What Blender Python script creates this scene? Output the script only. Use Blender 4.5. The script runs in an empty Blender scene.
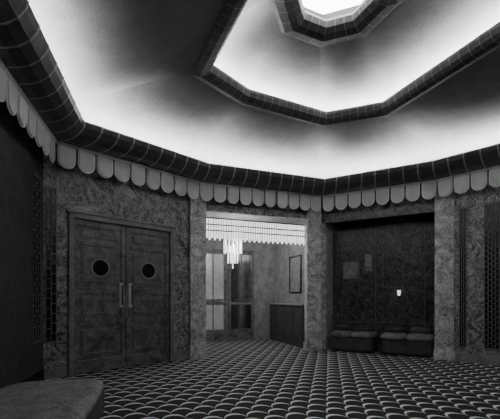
import bpy, math, random
from mathutils import Vector
random.seed(4)
S=bpy.context.scene

# ------------------------------------------------------------ materials
def new_mat(name):
    m=bpy.data.materials.new(name); m.use_nodes=True
    nt=m.node_tree; nt.nodes.clear()
    o=nt.nodes.new('ShaderNodeOutputMaterial'); b=nt.nodes.new('ShaderNodeBsdfPrincipled')
    nt.links.new(b.outputs[0],o.inputs[0])
    return m,nt,b
def g(v): return (v,v,v,1)
def mottled(name,c0,c1,scale=6,fine=60,rough=.7,metal=0,bump=.0,finemix=.5,spec=.5,vein=0,lo=.36,hi=.64):
    m,nt,b=new_mat(name)
    tc=nt.nodes.new('ShaderNodeTexCoord')
    n1=nt.nodes.new('ShaderNodeTexNoise'); n1.inputs['Scale'].default_value=scale; n1.inputs['Detail'].default_value=6; n1.inputs['Roughness'].default_value=.65
    if vein: n1.inputs['Distortion'].default_value=vein
    n2=nt.nodes.new('ShaderNodeTexNoise'); n2.inputs['Scale'].default_value=fine; n2.inputs['Detail'].default_value=3
    nt.links.new(tc.outputs['Object'],n1.inputs['Vector']); nt.links.new(tc.outputs['Object'],n2.inputs['Vector'])
    mx=nt.nodes.new('ShaderNodeMix'); mx.data_type='FLOAT'; mx.inputs[0].default_value=finemix
    nt.links.new(n1.outputs['Fac'],mx.inputs[2]); nt.links.new(n2.outputs['Fac'],mx.inputs[3])
    r=nt.nodes.new('ShaderNodeValToRGB'); r.color_ramp.elements[0].position=lo; r.color_ramp.elements[1].position=hi
    r.color_ramp.elements[0].color=g(c0); r.color_ramp.elements[1].color=g(c1)
    nt.links.new(mx.outputs[0],r.inputs[0]); nt.links.new(r.outputs[0],b.inputs['Base Color'])
    b.inputs['Roughness'].default_value=rough; b.inputs['Metallic'].default_value=metal
    b.inputs['Specular IOR Level'].default_value=spec
    if bump:
        bp=nt.nodes.new('ShaderNodeBump'); bp.inputs['Strength'].default_value=bump; bp.inputs['Distance'].default_value=.02
        nt.links.new(mx.outputs[0],bp.inputs['Height']); nt.links.new(bp.outputs[0],b.inputs['Normal'])
    return m
def emit(name,strength,c=1.0):
    m,nt,b=new_mat(name)
    b.inputs['Base Color'].default_value=g(.8)
    b.inputs['Emission Color'].default_value=g(c); b.inputs['Emission Strength'].default_value=strength
    return m

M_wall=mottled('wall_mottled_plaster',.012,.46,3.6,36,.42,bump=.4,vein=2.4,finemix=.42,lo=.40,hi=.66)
M_walldark=mottled('wall_shade_dark',.010,.06,4,40,.7,bump=.2,vein=1)  # vignette over the left wall is put into this dark colour
M_ceil=mottled('ceiling_stipple_plaster',.11,.23,5,110,.85,bump=.4,finemix=.7)
M_pillar=mottled('pillar_plaster',.14,.85,4,45,.42,bump=.3,vein=2,finemix=.4,lo=.38,hi=.66)
M_cor=mottled('cornice_bronze',.02,.09,8,60,.45)
M_rib=mottled('cornice_rib',.22,.42,8,60,.5)
M_rib2=mottled('ring_rib',.12,.24,8,60,.5)
M_scal=mottled('valance_cloth',.68,.9,5,90,.8,bump=.2)
M_rim=mottled('valance_edge',.93,.98,5,90,.6)
M_door=mottled('door_wood',.03,.26,4,45,.42,bump=.25,vein=1.5,finemix=.4,lo=.38,hi=.68)
M_dframe=mottled('door_frame_wood',.10,.26,6,50,.5)
M_black=mottled('black_lacquer',.004,.010,5,50,.25)
M_chrome=mottled('chrome',.6,.75,5,50,.2,metal=1)
M_brass=mottled('pale_metal_plate',.5,.7,5,50,.5)
M_glass=mottled('dark_glass',.006,.012,3,30,.08)
M_uph=mottled('velvet_upholstery',.02,.08,6,50,.8,bump=.3)
M_uph2=mottled('velvet_cushion',.06,.25,8,50,.8,bump=.3)
M_vest=mottled('vestibule_wall',.12,.36,5,50,.6)
M_paper=mottled('poster_print',.08,.34,7,30,.5)
M_frame=mottled('picture_frame',.18,.3,7,30,.4)
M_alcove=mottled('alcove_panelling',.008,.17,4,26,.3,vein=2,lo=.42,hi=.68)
M_trimd=mottled('alcove_trim',.07,.15,9,60,.5)
M_cove=emit('cove_lamp',108)
M_oculus=emit('oculus_lamp',12)
M_refl=emit('reflection_glow',1.3)  # emission paints the streaks of a lamp's reflection
M_fringe=emit('lit_glass_fringe',1.5)
M_sconce=emit('sconce_lamp',1.2)

def carpet():
    m,nt,b=new_mat('carpet_fish_scale')
    N=nt.nodes.new; L=nt.links.new
    tc=N('ShaderNodeTexCoord'); mp=N('ShaderNodeMapping')
    mp.inputs['Rotation'].default_value=(0,0,math.radians(-20))
    L(tc.outputs['Object'],mp.inputs['Vector'])
    sp=N('ShaderNodeSeparateXYZ'); L(mp.outputs[0],sp.inputs[0])
    def ma(op,a,b_=None,c=None):
        n=N('ShaderNodeMath'); n.operation=op
        for i,v in enumerate((a,b_,c)):
            if v is None: continue
            if isinstance(v,(int,float)): n.inputs[i].default_value=v
            else: L(v,n.inputs[i])
        return n.outputs[0]
    u=ma('DIVIDE',sp.outputs[0],.225); v=ma('DIVIDE',sp.outputs[1],.175)
    row=ma('FLOOR',v); fv=ma('FRACT',v)
    off=ma('MULTIPLY',ma('MODULO',ma('ABSOLUTE',row),2.0),.5)
    fu=ma('SUBTRACT',ma('FRACT',ma('ADD',u,off)),.5)
    arc=ma('MULTIPLY',ma('SQRT',ma('MAXIMUM',ma('SUBTRACT',.25,ma('MULTIPLY',fu,fu)),0.0)),1.8)
    d=ma('SUBTRACT',arc,fv)
    th=ma('ADD',ma('MULTIPLY',arc,.22),.04)
    inside=ma('GREATER_THAN',d,0.0); lt=ma('LESS_THAN',d,th)
    line=ma('MULTIPLY',inside,lt)
    nz=N('ShaderNodeTexNoise'); nz.inputs['Scale'].default_value=70; L(tc.outputs['Object'],nz.inputs['Vector'])
    amt=ma('MULTIPLY',line,ma('ADD',nz.outputs['Fac'],.45))
    mx=N('ShaderNodeMix'); mx.data_type='RGBA'; L(amt,mx.inputs[0])
    mx.inputs[6].default_value=g(.008); mx.inputs[7].default_value=g(.75)
    L(mx.outputs[2],b.inputs['Base Color']); b.inputs['Roughness'].default_value=.9
    return m
M_carpet=carpet()

# ------------------------------------------------------------ mesh helpers
def empty(name,loc=(0,0,0)):
    e=bpy.data.objects.new(name,None); e.location=loc; S.collection.objects.link(e); return e
def mobj(name,verts,faces,mats,parent=None,midx=None,smooth=False,bevel=0,seg=2):
    me=bpy.data.meshes.new(name)
    me.from_pydata([Vector(v) for v in verts],[],faces)
    if not isinstance(mats,(list,tuple)): mats=[mats]
    for m in mats: me.materials.append(m)
    if midx:
        for p,i in zip(me.polygons,midx): p.material_index=i
    if smooth:
        for p in me.polygons: p.use_smooth=True
    me.update()
    o=bpy.data.objects.new(name,me); S.collection.objects.link(o)
    if parent: o.parent=parent
    if bevel:
        b=o.modifiers.new('bevel','BEVEL'); b.width=bevel; b.segments=seg; b.limit_method='ANGLE'
    return o
class Geo:
    def __init__(s): s.v=[]; s.f=[]; s.m=[]
    def add(s,v,f,m=0):
        n=len(s.v); s.v+= [tuple(x) for x in v]; s.f+=[tuple(i+n for i in q) for q in f]; s.m+=[m]*len(f)
    def obj(s,name,mats,**k): return mobj(name,s.v,s.f,mats,midx=s.m,**k)
BF=[(0,3,2,1),(4,5,6,7),(0,1,5,4),(1,2,6,5),(2,3,7,6),(3,0,4,7)]
class Fr:
    def __init__(s,o,p):
        s.o=Vector((o[0],o[1])); d=Vector((p[0],p[1]))-s.o; s.len=d.length; s.u=d.normalized(); s.n=Vector((-s.u.y,s.u.x))
    def pt(s,a,b,z):
        q=s.o+s.u*a+s.n*b; return (q.x,q.y,z)
    def box(s,geo,a0,a1,b0,b1,z0,z1,m=0):
        v=[s.pt(a0,b0,z0),s.pt(a1,b0,z0),s.pt(a1,b1,z0),s.pt(a0,b1,z0),s.pt(a0,b0,z1),s.pt(a1,b0,z1),s.pt(a1,b1,z1),s.pt(a0,b1,z1)]
        geo.add(v,BF,m)
    def bobj(s,name,a0,a1,b0,b1,z0,z1,mat,**k):
        q=Geo(); s.box(q,a0,a1,b0,b1,z0,z1); return q.obj(name,[mat],**k)
    def tube(s,geo,ca,cb,z0,z1,r,m=0,n=12,r2=None):
        r2=r if r2 is None else r2
        v=[]
        for z,rr in ((z0,r),(z1,r2)):
            for i in range(n):
                t=2*math.pi*i/n; v.append(s.pt(ca+rr*math.cos(t),cb+rr*math.sin(t),z))
        f=[(i,(i+1)%n,n+(i+1)%n,n+i) for i in range(n)]+[tuple(range(n))[::-1],tuple(range(n,2*n))]
        geo.add(v,f,m)
    def disc(s,geo,ca,b0,b1,cz,r,m=0,n=28,r_in=None):
        v=[];f=[]
        if r_in is None:
            for b in (b0,b1):
                for i in range(n):
                    t=2*math.pi*i/n; v.append(s.pt(ca+r*math.cos(t),b,cz+r*math.sin(t)))
            f=[(i,(i+1)%n,n+(i+1)%n,n+i) for i in range(n)]+[tuple(range(n)),tuple(range(n,2*n))[::-1]]
        else:
            prof=[(r,b1),(r,b0),(r_in,b0),(r_in,b1)]
            for rr,b in prof:
                for i in range(n):
                    t=2*math.pi*i/n; v.append(s.pt(ca+rr*math.cos(t),b,cz+rr*math.sin(t)))
            for k in range(4):
                k2=(k+1)%4
                f+=[(k*n+i,k*n+(i+1)%n,k2*n+(i+1)%n,k2*n+i) for i in range(n)]
        geo.add(v,f,m)

def offset(poly,s):
    n=len(poly); out=[]
    for i in range(n):
        p0,p1,p2=[Vector(poly[(i+k)%n]) for k in (-1,0,1)]
        d1=(p1-p0).normalized(); d2=(p2-p1).normalized()
        n1=Vector((-d1.y,d1.x)); n2=Vector((-d2.y,d2.x))
        b=(n1+n2).normalized(); out.append(p1+b*(s/max(.3,b.dot(n1))))
    return out
def sweep(geo,poly,prof,m=0):
    n=len(poly); base=[]
    rings=[offset(poly,s) for s,z in prof]
    for k,(s,z) in enumerate(prof):
        base+=[(q.x,q.y,z) for q in rings[k]]
    f=[]
    for k in range(len(prof)-1):
        for i in range(n):
            j=(i+1)%n; f.append((k*n+i,k*n+j,(k+1)*n+j,(k+1)*n+i))
    geo.add(base,f,m)
def ribs(geo,poly,prof,step,m,w=.012,out=.012):
    n=len(poly); sm=max(p[0] for p in prof); zc=max(p[1] for p in prof)
    pr=[]
    for s,z in prof:
        d=Vector((s-sm,z-zc)); d=d.normalized() if d.length>1e-5 else Vector((0,-1))
        pr.append((s+d.x*out,z+d.y*out))
    A=[offset(poly,s) for s,z in pr]
    for i in range(n):
        F=Fr(poly[i],poly[(i+1)%n]); c=max(1,round(F.len/step))
        for k in range(c):
            t=k/c; v=[]
            for q,(s,z) in enumerate(pr):
                Q=A[q][i].lerp(A[q][(i+1)%n],t); a=Q-F.u*w; b=Q+F.u*w
                v+=[(a.x,a.y,z),(b.x,b.y,z)]
            geo.add(v,[(2*q,2*q+1,2*q+3,2*q+2) for q in range(len(pr)-1)],m)

# ------------------------------------------------------------ plan
P=[(-1.72,.9),(-2.65,4.8),(-.93,6.5),(1.52,7.4),(3.4,6.36),(5.2,4.5),(4.6,.6),(.8,-2.2)]
R=[(.2,2.7),(-.6,4.45),(-.07,5.06),(1.22,5.7),(2.08,5.39),(3.0,3.27),(2.3,2.3),(1.2,1.9)]
cc=(.93,3.78)
C=[(cc[0]+.70*math.cos(math.radians(a)),cc[1]+.70*math.sin(math.radians(a))) for a in (-132.5,182.5,137.5,92.5,47.5,2.5,-42.5,-87.5)]
W=[tuple(p) for p in offset(P,.2)]

mobj('floor',[(-5,-4,0),(7,-4,0),(7,12,0),(-5,12,0)],[(0,1,2,3)],M_carpet)

def vault(geo,A,zA,B,zB,pw,sag,nu=14,nv=20):
    n=len(A)
    for i in range(n):
        j=(i+1)%n; v=[];f=[]
        for b in range(nv+1):
            t=(b/nv)**1.5
            for a in range(nu+1):
                u=a/nu
                q=Vector(A[i]).lerp(Vector(A[j]),u).lerp(Vector(B[i]).lerp(Vector(B[j]),u),t)
                z=zA+(zB-zA)*(1-(1-t)**pw)+sag*math.sin(math.pi*t)*math.sin(math.pi*u)
                v.append((q.x,q.y,z))
        for b in range(nv):
            for a in range(nu):
                k=b*(nu+1)+a; f.append((k,k+nu+1,k+nu+2,k+1))
        geo.add(v,f)
G=Geo()
vault(G,offset(P,.2),3.58,offset(R,.08),4.0,1.9,-.08)
vault(G,offset(R,.25),4.20,offset(C,.0),4.38,3,-.03)
G.obj('ceiling',[M_ceil],smooth=True)
G=Geo(); sweep(G,P,[(.2,3.30),(.2,3.59)]); sweep(G,R,[(.25,4.04),(.25,4.21)])
sweep(G,P,[(0,3.3),(.2,3.3)])
G.obj('ceiling_cove_backing',[M_ceil])
prof1=[(.0,3.29),(-.12,3.285),(-.23,3.30),(-.32,3.35),(-.38,3.42),(-.40,3.485),(-.38,3.51),(-.35,3.50),(-.33,3.44)]
G=Geo(); sweep(G,P,prof1+[(-.25,3.38),(.2,3.36)],0); ribs(G,P,prof1[:7],.27,1)
G.obj('cornice_molding',[M_cor,M_rib])
prof2=[(.12,3.985),(.03,3.955),(-.04,3.97),(-.08,4.01),(-.10,4.07),(-.09,4.115),(-.06,4.115),(-.04,4.08)]
G=Geo(); sweep(G,R,prof2+[(.0,4.04),(.25,4.04)],0); ribs(G,R,prof2[:6],.13,1,w=.005)
G.obj('ceiling_ring_molding',[M_cor,M_rib2])
prof3=[(.03,4.375),(-.02,4.34),(-.12,4.32),(-.2,4.34),(-.26,4.38),(-.28,4.44),(-.26,4.48),(-.05,4.49)]
G=Geo(); sweep(G,C,prof3,0); ribs(G,C,prof3[:6],.16,1,w=.005)
sweep(G,C,[(-.05,4.49),(-.05,4.72)],2)
q=offset(C,-.04); G.add([(x.x,x.y,4.72) for x in q],[tuple(range(8))],2)
q=offset(C,-.12); G.add([(x.x,x.y,4.66) for x in q]+[(x.x,x.y,4.70) for x in q],[tuple(range(8)),tuple(range(8,16))]+[(i,(i+1)%8,8+(i+1)%8,8+i) for i in range(8)],3)
G.obj('ceiling_oculus',[M_cor,M_rib2,M_ceil,M_oculus])
G=Geo(); sweep(G,P,[(-.24,3.378),(-.24,3.415),(-.14,3.415),(-.14,3.378)]); G.obj('cove_lamp_strip',[M_cove])
G=Geo(); sweep(G,R,[(.03,4.045),(.03,4.075),(.12,4.075),(.12,4.045)]); G.obj('cove_lamp_strip.001',[M_cove])

def scallop(geo,F,ca,hw,b,zt,zb,th,m,n=12):
    r=hw; pts=[(ca-hw,zt)]
    for i in range(n+1):
        t=math.pi+math.pi*i/n; pts.append((ca+r*math.cos(t),zb+r+r*math.sin(t)))
    pts.append((ca+hw,zt)); k=len(pts)
    v=[F.pt(a,b,z) for a,z in pts]+[F.pt(a,b+th,z) for a,z in pts]
    geo.add(v,[tuple(range(k)),tuple(range(k,2*k))[::-1]]+[(i,(i+1)%k,k+(i+1)%k,k+i) for i in range(k)],m)
G=Geo()
for i in range(8):
    F=Fr(P[i],P[(i+1)%8]); c=round(F.len/.255); st=F.len/c
    for k in range(c):
        ca=(k+.5)*st
        scallop(G,F,ca,st*.45,.02,3.29,2.95,.012,1)
        scallop(G,F,ca,st*.45-.018,.008,3.29,2.97,.012,0)
    F.box(G,0,F.len,-.012,.02,3.26,3.29,1)
G.obj('scalloped_valance',[M_scal,M_rim])

# ------------------------------------------------------------ walls
def wseg(i): return Fr(W[i],W[(i+1)%8])
FL=wseg(0); FA=wseg(1); FB=wseg(2); FC=wseg(3); FD=wseg(4)
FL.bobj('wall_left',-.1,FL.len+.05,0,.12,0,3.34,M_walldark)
FD.bobj('wall_right',0,FD.len,0,.12,0,3.34,M_wall)
Fr(W[5],W[6]).bobj('wall_side',-.1,Fr(W[5],W[6]).len+.1,0,.12,0,3.34,M_wall)
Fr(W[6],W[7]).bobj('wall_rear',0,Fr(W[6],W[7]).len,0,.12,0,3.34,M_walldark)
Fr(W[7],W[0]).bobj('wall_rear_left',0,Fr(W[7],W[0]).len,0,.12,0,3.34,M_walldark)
ax=lambda x:(x-FA.o.x)/FA.u.x
d0,d1,dh=ax(-2.645),ax(-1.395),2.38
G=Geo(); FA.box(G,-.05,d0,0,.12,0,3.34); FA.box(G,d1,FA.len+.02,0,.12,0,3.34); FA.box(G,d0,d1,0,.12,dh,3.34)
G.obj('wall_doors',[M_wall])
E=empty('double_door')
G=Geo(); fw=.07
FA.box(G,d0,d0+fw,-.04,.1,0,dh); FA.box(G,d1-fw,d1,-.04,.1,0,dh); FA.box(G,d0,d1,-.04,.1,dh-fw,dh)
FA.box(G,d0-.03,d1+.03,-.05,0,dh,dh+.04)
G.obj('frame',[M_dframe],parent=E,bevel=.008)
mid=(d0+d1)/2
for k,(a0,a1) in enumerate(((d0+fw,mid-.004),(mid+.004,d1-fw))):
    G=Geo(); z1=dh-fw
    FA.box(G,a0,a1,.03,.08,.01,z1-.005)
    for (x0,x1,y0,y1) in ((a0,a0+.07,.01,z1),(a1-.07,a1,.01,z1),(a0+.07,a1-.07,.01,.2),(a0+.07,a1-.07,.72,.82),(a0+.07,a1-.07,1.2,1.3),(a0+.07,a1-.07,1.93,2.0),(a0+.07,a1-.07,z1-.1,z1)):
        FA.box(G,x0,x1,.008,.03,y0,y1-.004)
    for (y0,y1) in ((.26,.66),(.87,1.15),(2.05,2.16)):
        FA.box(G,a0+.12,a1-.12,.014,.03,y0,y1)
    FA.box(G,a0+.12,a1-.12,.018,.03,1.36,1.88)
    # inlaid fillets framing the porthole and panels
    for (y0,y1) in ((1.39,1.85),(.29,.63),(.9,1.12)):
        for q in ((a0+.15,a1-.15,y0,y0+.012),(a0+.15,a1-.15,y1-.012,y1),(a0+.15,a0+.162,y0,y1),(a1-.162,a1-.15,y0,y1)):
            FA.box(G,q[0],q[1],.010,.03,q[2],q[3],1)
    G.obj('leaf_%d'%(k+1),[M_door,M_dframe],parent=E,bevel=.004)
    ca=(a0+a1)/2
    G=Geo(); FA.disc(G,ca,.000,.03,1.60,.145,0,r_in=.122); FA.disc(G,ca,.010,.03,1.60,.124,1)
    G.obj('porthole_%d'%(k+1),[M_frame,M_glass],parent=E)
    ha=a1-.075 if k==0 else a0+.075
    G=Geo(); FA.tube(G,ha,-.045,1.02,1.34,.014,0)
    for z in (1.05,1.31): FA.box(G,ha-.008,ha+.008,-.045,.01,z-.008,z+.008)
    FA.box(G,ha-.03,ha+.03,.0,.009,.98,1.38,1)
    G.obj('pull_handle_%d'%(k+1),[M_chrome,M_brass],parent=E)
FA.bobj('wall_behind_door',d0-.1,d1+.1,.13,.16,0,dh+.1,M_black)

def grille(name,F,a0,a1,z0,z1,b=0,cols=5,dz=.07):
    G=Geo()
    F.box(G,a0,a1,b-.02,b,z0,z0+.03); F.box(G,a0,a1,b-.02,b,z1-.03,z1)
    F.box(G,a0,a1,b-.006,b,z0,z1,1)
    for k in range(cols+1):
        a=a0+(a1-a0)*k/cols; F.box(G,a-.006,a+.006,b-.02,b-.001,z0,z1)
    st=(a1-a0)/cols; z=z0+.06;r=0
    while z<z1-.08:
        for k in range(cols):
            if (k+r)%2==0: F.box(G,a0+k*st+.012,a0+(k+1)*st-.012,b-.016,b-.001,z,z+.015)
        z+=dz; r+=1
    return G.obj(name,[M_trimd,M_black])
grille('wall_grille',FL,FL.len-.42,FL.len-.15,.55,2.75,cols=3)
grille('wall_grille.001',FA,.03,.16,.5,2.7,cols=2)
grille('wall_grille.002',FD,.34,.44,.25,2.75,cols=3,dz=.045)
grille('wall_grille.003',FD,.72,1.35,.25,2.75,cols=12,dz=.045)

def pillar(name,cx,cy,ang,w=.31,d=.26):
    F=Fr((cx-math.cos(ang)*w/2,cy-math.sin(ang)*w/2),(cx+math.cos(ang)*w/2,cy+math.sin(ang)*w/2))
    G=Geo(); F.box(G,0,w,-d/2,d/2,0,3.29)
    F.box(G,-.02,w+.02,-d/2-.02,d/2+.02,0,.16)
    F.box(G,.05,w-.05,-d/2-.012,-d/2,.3,2.8)
    return G.obj(name,[M_pillar],bevel=.01)
pillar('pillar',-1.03,6.70,math.radians(28))
pillar('pillar.001',1.36,7.58,math.radians(5))
pillar('pillar.002',3.62,6.52,math.radians(-30))

# ------------------------------------------------------------ vestibule through the back opening
D=2.3; L=FB.len
FB.bobj('wall_back_header',0,L,0,.1,2.82,3.34,M_wall)
FB.bobj('wall_vestibule_back',-.2,L+.2,D,D+.1,0,2.95,M_vest)
FB.bobj('wall_vestibule_left',-.12,0,.1,D,0,2.95,M_vest)
FB.bobj('wall_vestibule_right',L-.08,L+.04,.1,D,0,2.95,M_vest)
FB.bobj('ceiling_vestibule',-.12,L+.04,0,D,2.95,3.0,M_vest)
E=empty('lit_glass_pelmet')
G=Geo()
for z in (2.75,2.62,2.50): FB.box(G,.12,L-.12,.33,.41,z,z+.02)
G.obj('rails',[M_cor],parent=E)
G=Geo(); n=46
for k in range(n):
    a=.15+(L-.3)*k/(n-1); FB.tube(G,a,.37,2.32+.04*(k%2),2.75,.019,0,n=8)
G.obj('glass_rods',[M_fringe],parent=E)
E=empty('reflection_pendant')  # made-up glowing pendant, stands in for a lamp's reflections
ca=1.15; cb=1.3
G=Geo(); FB.tube(G,ca,cb,2.5,2.95,.012); FB.tube(G,ca,cb,2.92,2.95,.06)
for z,r in ((2.50,.22),(2.35,.13)): FB.tube(G,ca,cb,z,z+.02,r,n=20)
G.obj('stem_and_tiers',[M_chrome],parent=E)
G=Geo()
for z0,z1,r,c in ((2.18,2.50,.21,14),(1.95,2.35,.12,8)):
    for k in range(c):
        t=2*math.pi*k/c; FB.tube(G,ca+r*math.cos(t),cb+r*math.sin(t),z0,z1,.009,n=6)
FB.tube(G,ca,cb,1.82,2.35,.012,n=8)
G.obj('reflection_rods',[M_refl],parent=E)
def glazed_door(name,F,a0,a1,b,h,mf,mg):
    E=empty(name); G=Geo()
    F.box(G,a0,a0+.08,b-.05,b,0.005,h); F.box(G,a1-.08,a1,b-.05,b,.005,h); F.box(G,a0,a1,b-.05,b,h-.12,h)
    F.box(G,a0,a1,b-.05,b,.005,.3); F.box(G,a0,a1,b-.05,b,.95,1.03)
    F.box(G,(a0+a1)/2-.015,(a0+a1)/2+.015,b-.045,b-.005,.3,h-.1)
    G.obj('frame',[mf],parent=E,bevel=.005)
    F.bobj('pane',a0+.07,a1-.07,b-.03,b-.02,.28,h-.1,mg,parent=E)
    F.bobj('push_bar',a0+.12,a1-.12,b-.09,b-.07,1.06,1.09,M_chrome,parent=E)
    return E
M_frost=mottled('frosted_glass',.35,.6,4,30,.25)
M_mirror=mottled('tinted_mirror',.25,.4,3,20,.12,metal=1)
glazed_door('glazed_door',FB,.55,1.28,D-.01,2.4,M_door,M_frost)
glazed_door('glazed_door.001',FB,1.32,2.05,D-.01,2.4,M_door,M_mirror)
a=Vector(FB.pt(L-.08,D,0)[:2]); b=Vector(FB.pt(L-.08,.1,0)[:2]); FV=Fr(a,b)
sgn=1 if (Vector(FB.pt(L/2,D/2,0)[:2])-a).dot(FV.n)<0 else -1
def poster(name,F,a0,a1,z0,z1,s=1):
    E=empty(name); G=Geo(); t=.025
    def bx(g_,x0,x1,y0,y1,p,q): F.box(g_,x0,x1,min(-s*p,-s*q),max(-s*p,-s*q),y0,y1)
    bx(G,a0,a1,z0,z0+t,0.002,.03); bx(G,a0,a1,z1-t,z1,0.002,.03); bx(G,a0,a0+t,z0,z1,0.002,.03); bx(G,a1-t,a1,z0,z1,0.002,.03)
    G.obj('frame',[M_black],parent=E)
    G=Geo(); bx(G,a0+t,a1-t,z0+t,z1-t,.002,.012); G.obj('print',[M_paper],parent=E)
poster('framed_poster',FV,1.0,1.6,1.25,2.15,sgn)
E=empty('pay_counter'); G=Geo()
def sb(G,x0,x1,p,q,z0,z1,m=0): FV.box(G,x0,x1,min(-sgn*p,-sgn*q),max(-sgn*p,-sgn*q),z0,z1,m)
sb(G,.12,2.0,.01,.18,.0,.95)
for k in range(4): sb(G,.2+k*.46,.57+k*.46,.18,.195,.12,.85)
G.obj('cabinet',[M_uph],parent=E,bevel=.006)
G=Geo(); sb(G,.1,2.02,0.01,.22,.95,.99); G.obj('top',[M_frame],parent=E,bevel=.01)
l=bpy.data.lights.new('vestibule_fill','POINT'); l.energy=48; l.shadow_soft_size=.15  # added fill light to brighten the vestibule, has no fixture
lo=bpy.data.objects.new('vestibule_fill',l); lo.location=FB.pt(ca,cb-.5,2.3); S.collection.objects.link(lo)

# ------------------------------------------------------------ alcove (right of centre)
L=FC.len; DC=.55
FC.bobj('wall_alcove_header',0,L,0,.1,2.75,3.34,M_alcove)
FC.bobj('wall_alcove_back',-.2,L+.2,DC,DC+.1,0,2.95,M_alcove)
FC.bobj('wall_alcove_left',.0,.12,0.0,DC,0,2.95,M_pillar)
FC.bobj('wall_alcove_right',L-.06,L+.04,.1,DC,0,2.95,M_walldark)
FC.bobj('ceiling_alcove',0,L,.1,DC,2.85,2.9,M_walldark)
G=Geo()
for a in (.16,1.05,2.0): FC.box(G,a-.01,a+.01,DC-.02,DC,.3,2.8)
FC.box(G,.12,L-.08,DC-.016,DC,.59,.61)
G.obj('alcove_panel_trim',[M_trimd])
M_print=mottled('dark_print',.04,.4,9,40,.4)
def wall_pic(name,a0,a1,z0,z1,m):
    E=empty(name); G=Geo(); t=.02
    for q in ((a0,a1,z0,z0+t),(a0,a1,z1-t,z1),(a0,a0+t,z0,z1),(a1-t,a1,z0,z1)): FC.box(G,q[0],q[1],DC-.05,DC-.02,q[2],q[3])
    G.obj('frame',[M_trimd],parent=E)
    FC.bobj('print',a0+t,a1-t,DC-.035,DC-.021,z0+t,z1-t,m,parent=E)
wall_pic('framed_picture',.35,.72,1.55,1.95,M_print)
wall_pic('framed_picture.001',.82,1.0,1.7,2.1,M_print)
wall_pic('framed_picture.002',1.2,1.62,1.35,2.0,M_alcove)
E=empty('wall_sconce'); G=Geo(); FC.box(G,1.49,1.57,DC-.06,DC,1.15,1.18); FC.box(G,1.52,1.54,DC-.08,DC,1.09,1.15); G.obj('bracket',[M_chrome],parent=E)
G=Geo(); FC.tube(G,1.53,DC-.09,1.18,1.29,.02,0,n=12,r2=.04); G.obj('shade',[M_sconce],parent=E)

def cushion(G,F,a0,a1,b0,b1,z0,z1,m=0,n=14,e=.35):
    ca,cb,cz=(a0+a1)/2,(b0+b1)/2,(z0+z1)/2; ha,hb,hz=(a1-a0)/2,(b1-b0)/2,(z1-z0)/2
    sg=lambda x,p: math.copysign(abs(x)**p,x)
    v=[];f=[];N=2*n
    for i in range(n+1):
        ph=-math.pi/2+math.pi*i/n
        for j in range(N):
            th=2*math.pi*j/N
            v.append(F.pt(ca+ha*sg(math.cos(ph),e+.25)*sg(math.cos(th),e),cb+hb*sg(math.cos(ph),e+.25)*sg(math.sin(th),e),cz+hz*sg(math.sin(ph),.8)))
    for i in range(n):
        for j in range(N): f.append((i*N+j,i*N+(j+1)%N,(i+1)*N+(j+1)%N,(i+1)*N+j))
    G.add(v,f,m)
def bench(name,F,a0,a1,b0,b1,h,cush=0,nn=None):
    E=empty(name)
    G=Geo(); F.box(G,a0+.03,a1-.03,b0+.04,b1,.05,h-.14); F.box(G,a0+.06,a1-.06,b0+.08,b1-.02,0,.05)
    G.obj('base',[M_uph],parent=E,bevel=.02)
    G=Geo(); nn=nn or max(1,round((a1-a0)/.6)); w=(a1-a0)/nn
    for k in range(nn): cushion(G,F,a0+k*w,a0+(k+1)*w,b0,b1,h-.16,h,0)
    G.obj('seat_cushion',[M_uph2],parent=E,smooth=True)
    if cush:
        G=Geo()
        for k in range(cush):
            x=a0+(a1-a0)*(k+.5)/cush; cushion(G,F,x-.19,x+.19,b1-.3,b1-.08,h-.02,h+.12,0,e=.7)
        G.obj('loose_cushions',[M_uph],parent=E,smooth=True)
bench('upholstered_bench',FC,.18,1.12,-.12,.42,.44,2)
bench('upholstered_bench.001',FC,1.24,L-.08,-.12,.42,.44,2)
FS=Fr((-1.75,1.4),(-2.2,3.2))
bench('upholstered_settee',FS,0,FS.len,-.86,-.0,.42,nn=1)

FA.bobj('baseboard_door_left',0,d0-.005,-.02,0,0,.15,M_dframe)
FA.bobj('baseboard_door_right',d1+.005,FA.len-.1,-.02,0,0,.15,M_dframe)
FD.bobj('baseboard_right',.2,FD.len-.1,-.02,0,0,.15,M_dframe)
FL.bobj('baseboard_left',0.1,FL.len-.03,-.02,0,0,.15,M_black)

w=bpy.data.worlds.new('world'); S.world=w; w.use_nodes=True
w.node_tree.nodes['Background'].inputs[0].default_value=(0,0,0,1)
cd=bpy.data.cameras.new('camera'); cd.sensor_width=36; cd.lens=25.2; cd.shift_y=.175; cd.clip_start=.05
co=bpy.data.objects.new('camera',cd); co.location=(0,0,1.15); co.rotation_euler=(math.pi/2,0,0); S.collection.objects.link(co)
S.camera=co
